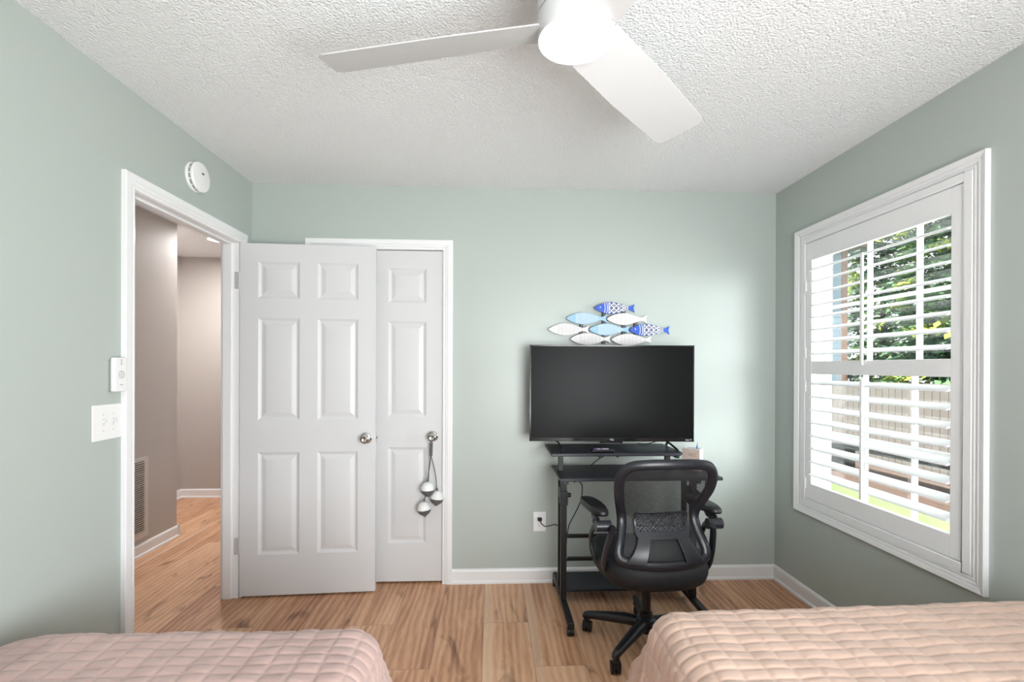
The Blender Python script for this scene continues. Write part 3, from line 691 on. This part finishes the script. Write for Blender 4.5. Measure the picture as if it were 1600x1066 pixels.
# ------------------------------------------------------------------ desk
dk = thing('computer_desk', 'black two tier computer desk on casters against the back wall', 'desk', (0, 0, 0))
mb = MB(); mb.box(.368, 1.250, 2.508, 2.862, .727, .745); mb.build('desktop', M_blackwood, dk, bevel=.003)
mb = MB(); mb.prism([(.328, 2.546), (1.030, 2.546), (1.052, 2.57), (1.052, 2.872), (.328, 2.872)], .853, .870, 'z'); mb.build('monitor_shelf', M_blackwood, dk, bevel=.003)
mb = MB(); mb.box(.385, 1.135, 2.655, 2.885, .072, .088); mb.build('bottom_shelf', M_blackwood, dk, bevel=.002)
for x in (.400, 1.120):
    for (ya, yb, z1, w_) in ((2.575, 2.607, .727, .016), (2.70, 2.728, .853, .012)):
        mb = MB(); mb.box(x - w_, x + w_, ya, yb, .07, z1 if z1 < .8 else .727); mb.build('upright', M_blackmet, dk, bevel=.002)
    mb = MB(); mb.box(x - .016, x + .016, 2.30 + .03, 2.915, .042, .071); mb.build('foot_rail', M_blackmet, dk, bevel=.002)
    mb = MB(); mb.box(x - .013, x + .013, 2.60, 2.705, .60, .66); mb.box(x - .020, x + .020, 2.563, 2.618, .585, .66); mb.cyl((x + .018, 2.59, .635), (x + .040, 2.59, .635), .012, n=16); mb.build('height_clamp', M_black, dk, bevel=.002)
    xs_ = x if x < .5 else 1.018
    mb = MB(); mb.box(xs_ - .014, xs_ + .014, 2.69, 2.72, .745, .853); mb.build('shelf_post', M_blackmet, dk, bevel=.002)
    xb_ = .37 if x < .5 else 1.014
    mb = MB(); mb.box(xb_, xb_ + .018, 2.56, 2.86, .838, .853); mb.build('shelf_bracket', M_blackmet, dk, bevel=.002)
    mb = MB(); mb.box(x - .016, x + .016, 2.52, 2.85, .708, .727); mb.build('top_bracket', M_blackmet, dk, bevel=.002)
    for y in (2.352, 2.890):
        mb = MB(); mb.cyl((x, y, .042), (x, y, .030), .010, n=12); mb.cyl((x + .0005, y, .0215), (x + .017, y, .0215), .0215, n=24); mb.cyl((x - .017, y, .0215), (x - .0005, y, .0215), .0215, n=24)
        mb.box(x - .011, x + .011, y - .015, y + .010, .028, .042); mb.build('caster', M_black, dk, bevel=.002)
for z in (.371, .241): mb = MB(); mb.box(.404, 1.116, 2.692, 2.712, z - .0095, z + .0095); mb.build('crossbar', M_blackmet, dk, bevel=.002)
for (x, y, z) in ((.455, 2.56, .7275), (.60, 2.60, .8535), (.70, 2.60, .8535), (.98, 2.60, .8535)):
    mb = MB(); mb.box(x - .014, x + .014, y - .012, y + .012, z - .009, z); mb.cyl((x, y, z - .009), (x, y, z - .016), .005, n=10); mb.build('cable_clip', M_black, dk)
mb = MB(); mb.tube(catmull([(1.165, 2.53, .727), (1.165, 2.53, .69), (1.18, 2.525, .672), (1.20, 2.52, .685), (1.205, 2.52, .70)], 5), .0035, 8); mb.tube([(1.2, 2.52, .727), (1.2, 2.52, .70)], .0035, 8); mb.build('hook', M_blackmet, dk)
dc = thing('hanging_cable', 'black cable hanging below the left part of the desktop', 'cable', (.49, 2.62, .70))
mb = MB(); mb.tube(catmull([(.205, .02, .152), (.19, .25, .09), (.10, .255, .02), (.02, .10, -.01), (.018, .0, -.025), (.012, .0, -.10), (-.02, -.005, -.17), (-.055, -.01, -.235), (-.068, -.012, -.30), (-.072, -.012, -.345), (-.079, .0, -.36)], 6), .003, 8); mb.build('cable', M_black, dc)
mb = MB(); mb.box(-.092, -.07, -.012, .006, -.345, -.235); mb.cyl((-.081, -.014, -.29), (-.062, -.02, -.29), .012, n=14)
mb.build('cable_holder', M_black, dc, bevel=.003)
mb = MB(); mb.tube(catmull([(-.078, -.014, -.345), (-.082, -.018, -.39), (-.074, -.02, -.42), (-.066, -.018, -.40), (-.072, -.016, -.38)], 5), .002, 6); mb.build('wire_tie', mat('tie_grey', (170, 170, 172), .4), dc)

# ------------------------------------------------------------------ television
tv = thing('television', 'black flat screen television standing on the upper desk shelf', 'television', (.698, 2.722, 0), YAW)
TB, TT, TW = .9075, 1.462, .4735
M_screen = mat('tv_screen', (8, 8, 9), .33, spec=.09)
mb = MB(); mb.box(-TW, TW, 0, .022, TB, TT); mb.box(-.40, .40, .022, .062, TB + .03, TT - .16); mb.build('tv_body', M_black, tv, bevel=.003)
mb = MB()
for (x0, x1, z0, z1) in ((-TW, -TW + .008, TB, TT), (TW - .008, TW, TB, TT), (-TW, TW, TT - .008, TT), (-TW, TW, TB, TB + .020)): mb.box(x0, x1, -.0035, -.0001, z0, z1)
mb.build('bezel', M_blackgloss, tv, bevel=.001)
mb = MB(); mb.box(-TW + .008, TW - .008, -.0015, -.0002, TB + .020, TT - .008); mb.build('screen', M_screen, tv, smooth=False)
M_logo = mat('logo_silver', (222, 222, 228), .4)
mb = MB(); mb.box(-.024, .024, -.006, -.0036, TB + .001, TB + .018); lb = mb.build('logo_tab', M_blackgloss, tv, bevel=.001)
mb = MB(); text_mb('TCL', .014, lambda a, b, h: (a, -.0062 - h, TB + .0095 + b), mb); o = mb.build('brand_lettering', M_logo, tv, smooth=False)
mb = MB(); text_mb('Roku TV', .010, lambda a, b, h: (a + TW - .030, -.0037 - h, TB + .0095 + b), mb); mb.build('platform_lettering', M_logo, tv, smooth=False)
mb = MB(); mb.box(-.065, .065, .004, .03, TB - .012, TB); mb.build('sensor_bar', M_blackgloss, tv, bevel=.002)
for sx in (-.305, .335):
    mb = MB(); mb.tube(catmull([(sx - .02, .012, TB + .004), (sx - .005, .004, TB - .006), (sx + .01, -.05, .883), (sx + .014, -.10, .874)], 5), .0075, 8, flat=.6)
    mb.tube(catmull([(sx - .02, .012, TB + .004), (sx - .005, .04, TB - .006), (sx + .01, .075, .883), (sx + .014, .11, .8745)], 5), .0075, 8, flat=.6); mb.build('foot', M_black, tv)
cb = thing('television_cable', 'thin black cable running behind the television bottom edge', 'cable', (.95, 2.80, .875))
mb = MB(); mb.tube(catmull([(-.07, .02, .004), (-.02, .03, -.001), (.03, .02, .012), (.09, 0, .045), (.13, -.0, .055)], 6), .003, 8); mb.build('cable', M_black, cb)

rc = thing('remote_control', 'slim black television remote lying on the monitor shelf', 'remote control', (.612, 2.585, .8703), radians(3))
mb = MB(); mb.box(-.064, .064, -.019, .019, 0, .016); mb.build('remote_body', M_black, rc, bevel=.006, seg=3)
M_purple = mat('purple_button', (136, 92, 190), .5); mb = MB()
for i in range(9):
    for k in range(3):
        mb.box(-.046 + i * .0092, -.0405 + i * .0092, -.012 + k * .009, -.007 + k * .009, .016, .0185, 1 if i in (0, 1, 4) else 0)
o = mb.build('buttons', [M_logo, M_purple], rc); tag(o, kind='stuff')

bx = thing('pen_box', 'pinkish wooden pen box with faint lettering on the desktop right side', 'pen holder', (1.1494, 2.688, .7452), radians(-44.5))
M_box = mat('pink_wood', (206, 186, 174), .55, noise=(30, .08)); M_boxw = mat('box_white', (236, 236, 238), .45)
mb = MB(); mb.box(-.05, .05, 0, .006, 0, .122); mb.build('front_panel', M_box, bx, bevel=.001)
mb = MB(); mb.box(-.05, .05, .044, .05, 0, .122); mb.box(-.05, -.044, .006, .044, 0, .122); mb.box(.044, .05, .006, .044, 0, .122); mb.box(-.044, .044, .006, .044, 0, .006); mb.box(-.051, .051, -.001, .007, .1222, .1255); mb.box(-.051, .051, .043, .051, .1222, .1255); mb.box(-.051, -.043, .007, .043, .1222, .1255); mb.box(.043, .051, .007, .043, .1222, .1255)
mb.build('white_sides', M_boxw, bx)
mb = MB(); text_mb('NO', .026, lambda a, b, h: (a + .008, -.0002 - h, .088 + b), mb); mb.build('lettering', mat('letter_brown', (160, 138, 128), .6), bx, smooth=False)
pn = thing('blue_pen', 'blue pen leaning out of the pen box', 'pen', (1.176, 2.708, .755))
mb = MB(); mb.cyl((0, 0, 0), (.020, .0, .128), .0045, n=12); mb.build('barrel', mat('pen_blue', (40, 120, 200), .35), pn)
mb = MB(); mb.cyl((.020, 0, .128), (.0245, 0, .156), .0035, .0022, n=12); mb.box(.0185, .0225, -.006, -.0035, .125, .15); mb.build('clip_end', mat('pen_silver', (176, 184, 196), .3, metal=.6), pn)

# ------------------------------------------------------------------ hanging fishing floats
hf = thing('hanging_fishing_floats', 'three grey and white fishing floats on a rope hung from the closet knob', 'decoration', (-.357, D_ - .045, .92))
mb = MB()
for sx in (-1, 1):
    mb.tube(catmull([(0, -.002, .0155), (sx * .010, 0, .010), (sx * .0125, 0, -.005), (sx * .006, -.001, -.03), (sx * .0035, -.001, -.045)], 5), .0022, 7)
for sx, sy2 in ((-.003, 0), (.003, 0), (0, .003), (0, -.003)): mb.tube([(sx, -.001 + sy2, -.045), (sx - .003, -.001 + sy2, -.125)], .0028, 7)
for k in range(14): mb.tube([(.0075 * cos(a * pi / 5) - .0004 * k * .5, -.001 + .0075 * sin(a * pi / 5), -.048 - k * .0056 - .0005 * a) for a in range(10)], .0026, 6, closed=True)
ends = [(-.022, -.008, -.280), (.033, .012, -.340), (-.041, -.012, -.398)]
mb.tube(catmull([(-.003, -.001, -.122), (-.010, -.004, -.19), ends[0]], 6), .0030, 7)
mb.tube(catmull([(-.003, -.001, -.122), (.014, .004, -.19), (.026, .010, -.26), ends[1]], 6), .0030, 7)
mb.tube(catmull([(-.004, .001, -.122), (-.014, .004, -.19), (-.019, .014, -.28), (-.032, .008, -.345), ends[2]], 6), .0030, 7)
for e in ends: mb.lathe([(0, .018), (.006, .015), (.007, .006), (.004, 0), (0, -.002)], 12, Matrix.Translation(e))
mb.build('rope', M_rope, hf)
for e, tl_ in zip(ends, ((.0, .05), (.12, 0), (-.1, .05))):
    Mf = Matrix.Translation((e[0], e[1], e[2] - .043)) @ Matrix.Rotation(tl_[0], 4, 'Y') @ Matrix.Rotation(tl_[1], 4, 'X')
    mb = MB(); R = .042
    pr = [(0, R)] + [(R * .97 * sin(radians(a)), R * cos(radians(a))) for a in (12, 24, 38, 52, 66, 78)] + [(R * .985, .0045), (R, .003), (R, -.003), (R * .985, -.0045)]
    k1 = len(pr) - 1
    pr += [(R * .97 * sin(radians(a)), R * 1.0 * cos(radians(a))) for a in (100, 114, 128, 142, 154)] + [(.013, -R * .99), (.009, -R * 1.13), (0, -R * 1.16)]
    mb.lathe(pr, 32, Mf, mats=[0 if i < k1 - 1 else 1 for i in range(len(pr))]); mb.build('float', [M_fb_w, M_fb_g], hf, sharp=30)

# ------------------------------------------------------------------ office chair
ch = thing('office_chair', 'black mesh back office chair pushed up to the desk', 'chair', (.748, 2.25, 0), radians(2))
M_mesh = mesh_screen_mat('back_mesh', .0062, .53, (17, 17, 20))
half = [(0, .9285), (.10, .926), (.165, .915), (.196, .888), (.2055, .85), (.2015, .80), (.187, .745), (.172, .695), (.167, .655), (.174, .61), (.187, .565), (.196, .53), (.192, .505), (.165, .490), (.10, .481), (0, .478)]
def yz(x, z):
    """profile of the back: leaning at the top, pushed forward at the lumbar"""
    t = (z - .478) / .45
    return -.205 - .075 * max(0, t - .45) ** 1.3 * 1.6 + .075 * math.exp(-((t - .42) / .23) ** 2) - .035 * (1 - (x / .2) ** 2)
loop = [(x, z) for x, z in half] + [(-x, z) for x, z in half[::-1][1:-1]]
pts = catmull([(x, yz(x, z), z) for x, z in loop], 4, closed=True)
mb = MB(); mb.tube(pts, .0225, 12, closed=True, flat=.62, upv=(0, 1, 0)); mb.build('back_frame', M_frame, ch, sharp=60)
# mesh surface inside the frame
mb = MB(); nz, nx = 34, 20; hs_ = sorted(catmull([(x, 0, z) for x, z in half], 6), key=lambda p: p.z)
def halfw(z):
    for a, b in zip(hs_, hs_[1:]):
        if a.z <= z <= b.z: return a.x + (b.x - a.x) * ((z - a.z) / max(1e-6, b.z - a.z))
    return .1
vs = []
for i in range(nz + 1):
    z = .481 + (.926 - .481) * i / nz; hw = max(halfw(z), .02)
    for k in range(nx + 1):
        x = hw * (2 * k / nx - 1); vs.append((x, yz(x, z), z))
mb.add(vs, [(i * (nx + 1) + k, i * (nx + 1) + k + 1, (i + 1) * (nx + 1) + k + 1, (i + 1) * (nx + 1) + k) for i in range(nz) for k in range(nx)]); mb.build('back_mesh', M_mesh, ch)
# lumbar support: perforated plate with two splayed legs
def lumb(x, z):
    ax = abs(x)
    if z > .605:
        if ax > .122 or z > .700: return False
        if ax > .104 and z > .682 and (ax - .104) ** 2 + (z - .682) ** 2 > .018 ** 2: return False
        u, v = (x + z) / .0165, (x - z) / .0165
        if z > .612 and z < .692 and ax < .112:
            fu_, fv_ = u - math.floor(u) - .5, v - math.floor(v) - .5
            sz = .38 if z > .635 else .2
            if abs(fu_) < sz and abs(fv_) < sz: return False
        return True
    if z < .488: return False
    t = (.605 - z) / .117
    outer = .112 + .066 * t ** 1.6 if t > .15 else .122 - .010 * t / .15
    if ax > outer: return False
    wt_ = (z - .492) / .095
    if 0 < wt_ < 1 and ax < .088 - .028 * wt_: return False
    return True
mb = MB(); st = .0025; ix = {}; fs = []; vs = []
def vid(i, k):
    if (i, k) not in ix:
        x, z = i * st, .485 + k * st; ix[(i, k)] = len(vs); vs.append((x, yz(x, z) - .017, z))
    return ix[(i, k)]
for i in range(-74, 74):
    for k in range(0, 88):
        if lumb((i + .5) * st, .485 + (k + .5) * st): fs.append((vid(i, k), vid(i + 1, k), vid(i + 1, k + 1), vid(i, k + 1)))
mb.add(vs, fs); mb.build('lumbar_support', M_frame, ch, solid=.004)

# seat cushion
mb = MB(); nr, na = 10, 56
def seat_pt(a, r, z):
    e = .62; cx_, sy2 = abs(cos(a)) ** e * (1 if cos(a) > 0 else -1), abs(sin(a)) ** e * (1 if sin(a) > 0 else -1)
    return Vector((.252 * r * cx_, .005 + .245 * r * sy2, z))
prof = [(0, .478), (.3, .479), (.6, .481), (.8, .480), (.91, .473), (.97, .456), (1.0, .430), (.995, .400), (.965, .374), (.9, .360), (.75, .354), (0, .354)]
vs = []
for r, z in prof:
    for i in range(na):
        a = 2 * pi * i / na; p = seat_pt(a, max(r, .001), z)
        if z > .43: p.z += .012 * (abs(p.x) / .25) ** 2 - (.02 * max(0, (p.y - .12) / .13) ** 2)
        if z < .43 : p.z += .014 * (abs(p.x) / .25) ** 2.5
        vs.append(p)
mb.add(vs, [(k * na + i, k * na + (i + 1) % na, (k + 1) * na + (i + 1) % na, (k + 1) * na + i) for k in range(len(prof) - 1) for i in range(na)])
mb.build('seat', M_fabric, ch, sharp=80)
mb = MB(); mb.box(-.09, .09, -.12, .12, .318, .356); mb.build('tilt_mechanism', M_black, ch, bevel=.006)
mb = MB(); mb.lathe([(0, .33), (.021, .33), (.021, .17), (.029, .165), (.029, .085), (0, .085)], 28); mb.build('gas_column', M_black, ch, sharp=40)
mb = MB(); mb.lathe([(0, .145), (.034, .145), (.046, .135), (.050, .105), (.044, .078), (.030, .070), (0, .070)], 32); mb.build('base_hub', M_frame, ch)
for a in (82, 154, 226, 298, 10):
    R0 = Matrix.Rotation(radians(a - 2), 4, 'Z')
    leg = MB(); leg.tube([(.03, 0, .112), (.10, 0, .112), (.20, 0, .102), (.275, 0, .092), (.296, 0, .086), (.304, 0, .076)], [.026, .027, .0225, .019, .018, .012], 14, upv=(0, 0, 1), flat=1)
    leg.cyl((.290, 0, .088), (.290, 0, .055), .0155, n=16); leg.xf(R0); lo = leg.build('base_leg', M_frame, ch, sharp=60)
    rnd = random.Random(a); R1 = Matrix.Translation(R0 @ Vector((.290, 0, 0))) @ Matrix.Rotation(rnd.uniform(-.5, .5) + {154: 1.4, 226: 1.5}.get(a, 0), 4, 'Z')
    cs = MB()
    for sx in (-1, 1): cs.cyl((.012, sx * .003, .0245), (.012, sx * .021, .0245), .0245, n=26)
    cs.prism([(-.014, .030), (-.008, .050), (.014, .056), (.034, .044), (.038, .028), (.030, .034), (.012, .041), (-.006, .036)], -.022, .022, 'y'); cs.xf(R1); cs.build('caster', M_black, ch, bevel=.002)
for sx in (-1, 1):
    px = sx * .258
    br = MB()
    br.tube(catmull([(sx * .222, -.205, .64), (sx * .232, -.19, .60), (sx * .245, -.15, .50), (sx * .240, -.12, .43), (sx * .20, -.09, .385)], 6), .021, 10, flat=.55, upv=(1, 0, 0))
    br.tube(catmull([(sx * .248, -.13, .618), (sx * .268, -.04, .585), (sx * .272, .00, .52), (sx * .262, -.02, .44), (sx * .215, -.05, .385)], 6), .017, 10, flat=.5, upv=(1, 0, 0))
    br.build('arm_bracket', M_frame, ch, sharp=60)
    ar = MB(); ar.cyl((sx * .222, -.155, .632), (sx * .288, -.155, .632), .024, n=26)
    ar.tube(catmull([(sx * .268, -.155, .632), (sx * .275, -.115, .640), (sx * .272, -.08, .655), (sx * .268, -.045, .672)], 6), [.024, .023, .022, .021, .02, .02] * 3 + [.02], 10, flat=.75, upv=(1, 0, 0)); ar.build('armrest_support', M_frame, ch, sharp=50)
    pd = MB(); n = 32; vs = []
    for (r, z) in ((.001, .668), (.85, .668), (.97, .673), (1, .682), (.97, .692), (.86, .699), (.5, .7005), (.001, .7005)):
        for i in range(n):
            a = 2 * pi * i / n; e = .75; cxx, syy = abs(cos(a)) ** e * (1 if cos(a) > 0 else -1), abs(sin(a)) ** e * (1 if sin(a) > 0 else -1)
            x, y = .042 * r * cxx, .125 * r * syy; y2 = y
            vs.append((sx * .262 + x + (-.016 * (y / .125) if sx < 0 else -.022 * (y / .125)), .0 + y2 - .015, z + .006 * max(0, -y / .125) * -1))
    pd.add(vs, [(k * n + i, k * n + (i + 1) % n, (k + 1) * n + (i + 1) % n, (k + 1) * n + i) for k in range(7) for i in range(n)]); pd.build('armrest_pad', M_black, ch)

# ------------------------------------------------------------------ beds and quilts
M_q1 = quilt_mat('dusty_pink_quilt', (188, 160, 153)); M_q2 = quilt_mat('beige_pink_quilt', (206, 176, 160))
M_matt = mat('mattress_white', (225, 222, 218), .8)
def quilt(x0, x1, yf, yh, ztop, drop, m, seed, name_label, lean, tilt=0):
    """cloth laid over a mattress: flat top, rounded shoulders, sides hanging to just above the floor"""
    rnd = random.Random(seed); R = .085
    cw, cl = .064, .037
    us = []; u = -cw * 8
    W = x1 - x0; Ly = yf - yh
    while u < W + drop: us.append(u); u += cw / 16
    vs_ = []; v = 0
    while v < Ly + drop:
        vs_.append(v); v += cl / 10 if v > Ly - .70 and v < Ly + .12 else cl / 4 if v > Ly - .9 else cl
    P = []; nu = len(us)
    ph = [rnd.uniform(0, 6.28) for _ in range(8)]
    for v in vs_:
        for u in us:
            du = -(u - R) if u < R else (u - (W - R) if u > W - R else 0); sgu = -1 if u < R else 1
            dv = v - (Ly - R) if v > Ly - R else 0
            s_ = sqrt(du * du + dv * dv)
            bxp = min(max(u, R), W - R); byp = min(v, Ly - R)
            if s_ > 1e-9: nx_, ny_ = sgu * du / s_, dv / s_
            else: nx_, ny_ = 0, 0
            arc = R * pi / 2
            if s_ < arc: t = s_ / R; out = R * sin(t); dn = R * (1 - cos(t))
            else: out = R + (s_ - arc) * lean; dn = R + (s_ - arc) * .985
            corner = min(du, dv) / max(.001, max(du, dv)) if du > 0 and dv > 0 else 0
            if s_ > arc:
                ang = atan2(dv, du) if (du or dv) else 0
                fold = .016 * sin(ang * 9 + 1) * corner + .006 * sin((u if dv > du else v) * 13 + ph[0])
                out += fold * min(1, (s_ - arc) / .12) + corner * .05 * min(1, (s_ - arc) / .2)
            # puffed cells between the stitch lines
            cu = (u + .0015 * sin(v * 31 + ph[1])) / cw; cv_ = (v + .0022 * sin(u * 9 + ph[2]) + .0012 * sin(u * 31 + ph[3])) / cl
            du_, dv_ = abs(cu - round(cu)), abs(cv_ - round(cv_))
            a_ = 1 - math.exp(-(du_ / .085) ** 1.3); b_ = 1 - math.exp(-(dv_ / .13) ** 1.3)
            puff = .0042 * a_ * b_
            wr = .0016 * sin(u * 17 + v * 41 + ph[4]) + .0012 * sin(u * 53 - v * 19 + ph[5]) + .003 * sin(u * 4.1 + ph[6]) * sin(v * 5.3 + ph[7])
            sag = -.008 * max(0, 1 - s_ / .001) * 0
            h_ = puff + wr
            if s_ < arc: t = s_ / R; N = (nx_ * sin(t), ny_ * sin(t), cos(t))
            else: N = (nx_, ny_, .1)
            edge = .012 * (1 - min(1, (u - 0) / .25)) if u < .25 else 0
            P.append((min(R_ - .026, max(L_ + .026, x0 + bxp + nx_ * out + N[0] * h_)), yh + byp + ny_ * out + N[1] * h_, max(.03, ztop - dn + N[2] * h_ + tilt * u / W - (.03 * max(0, 1 - u / .25) ** 2 if tilt == 0 else 0))))
    F = [(k * nu + i, k * nu + i + 1, (k + 1) * nu + i + 1, (k + 1) * nu + i) for k in range(len(vs_) - 1) for i in range(nu - 1)]
    mb = MB(); mb.add(P, F); o = mb.build('bedspread', m, smooth=True, sharp=120)
    return tag(o, name_label, 'bedspread')
def bed(x0, x1, yf, yh, label, zt):
    b_ = thing('bed', label, 'bed', ((x0 + x1) / 2, (yf + yh) / 2, 0)); hx, hy = (x1 - x0) / 2 - .03, (yf - yh) / 2 - .03
    mb = MB(); mb.box(-hx, hx, -hy, hy, .32, zt - .03); mb.build('mattress', M_matt, b_, bevel=.06, seg=4)
    mb = MB(); mb.box(-hx + .01, hx - .01, -hy + .01, hy - .01, .16, .318); mb.build('box_spring', M_matt, b_, bevel=.01)
    for sx in (-1, 1):
        for sy2 in (-1, 1): mb = MB(); mb.cyl((sx * (hx - .06), sy2 * (hy - .08), 0), (sx * (hx - .06), sy2 * (hy - .08), .16), .025, n=16); mb.build('leg', M_black, b_)
Q1 = (-1.375, -.300, 1.415, -.50); Q2 = (.475, 1.775, 1.468, -.50); ZT = .595
bed(*Q1, 'twin bed by the left wall, hidden under its dusty pink quilt', ZT); bed(*Q2, 'bed under the window wall, hidden under its beige pink quilt', ZT)
quilt(*Q1, ZT, .50, M_q1, 11, 'dusty pink quilted bedspread on the left bed', .10)
quilt(*Q2, ZT, .50, M_q2, 12, 'beige pink quilted bedspread on the right bed near the window', .14, .018)
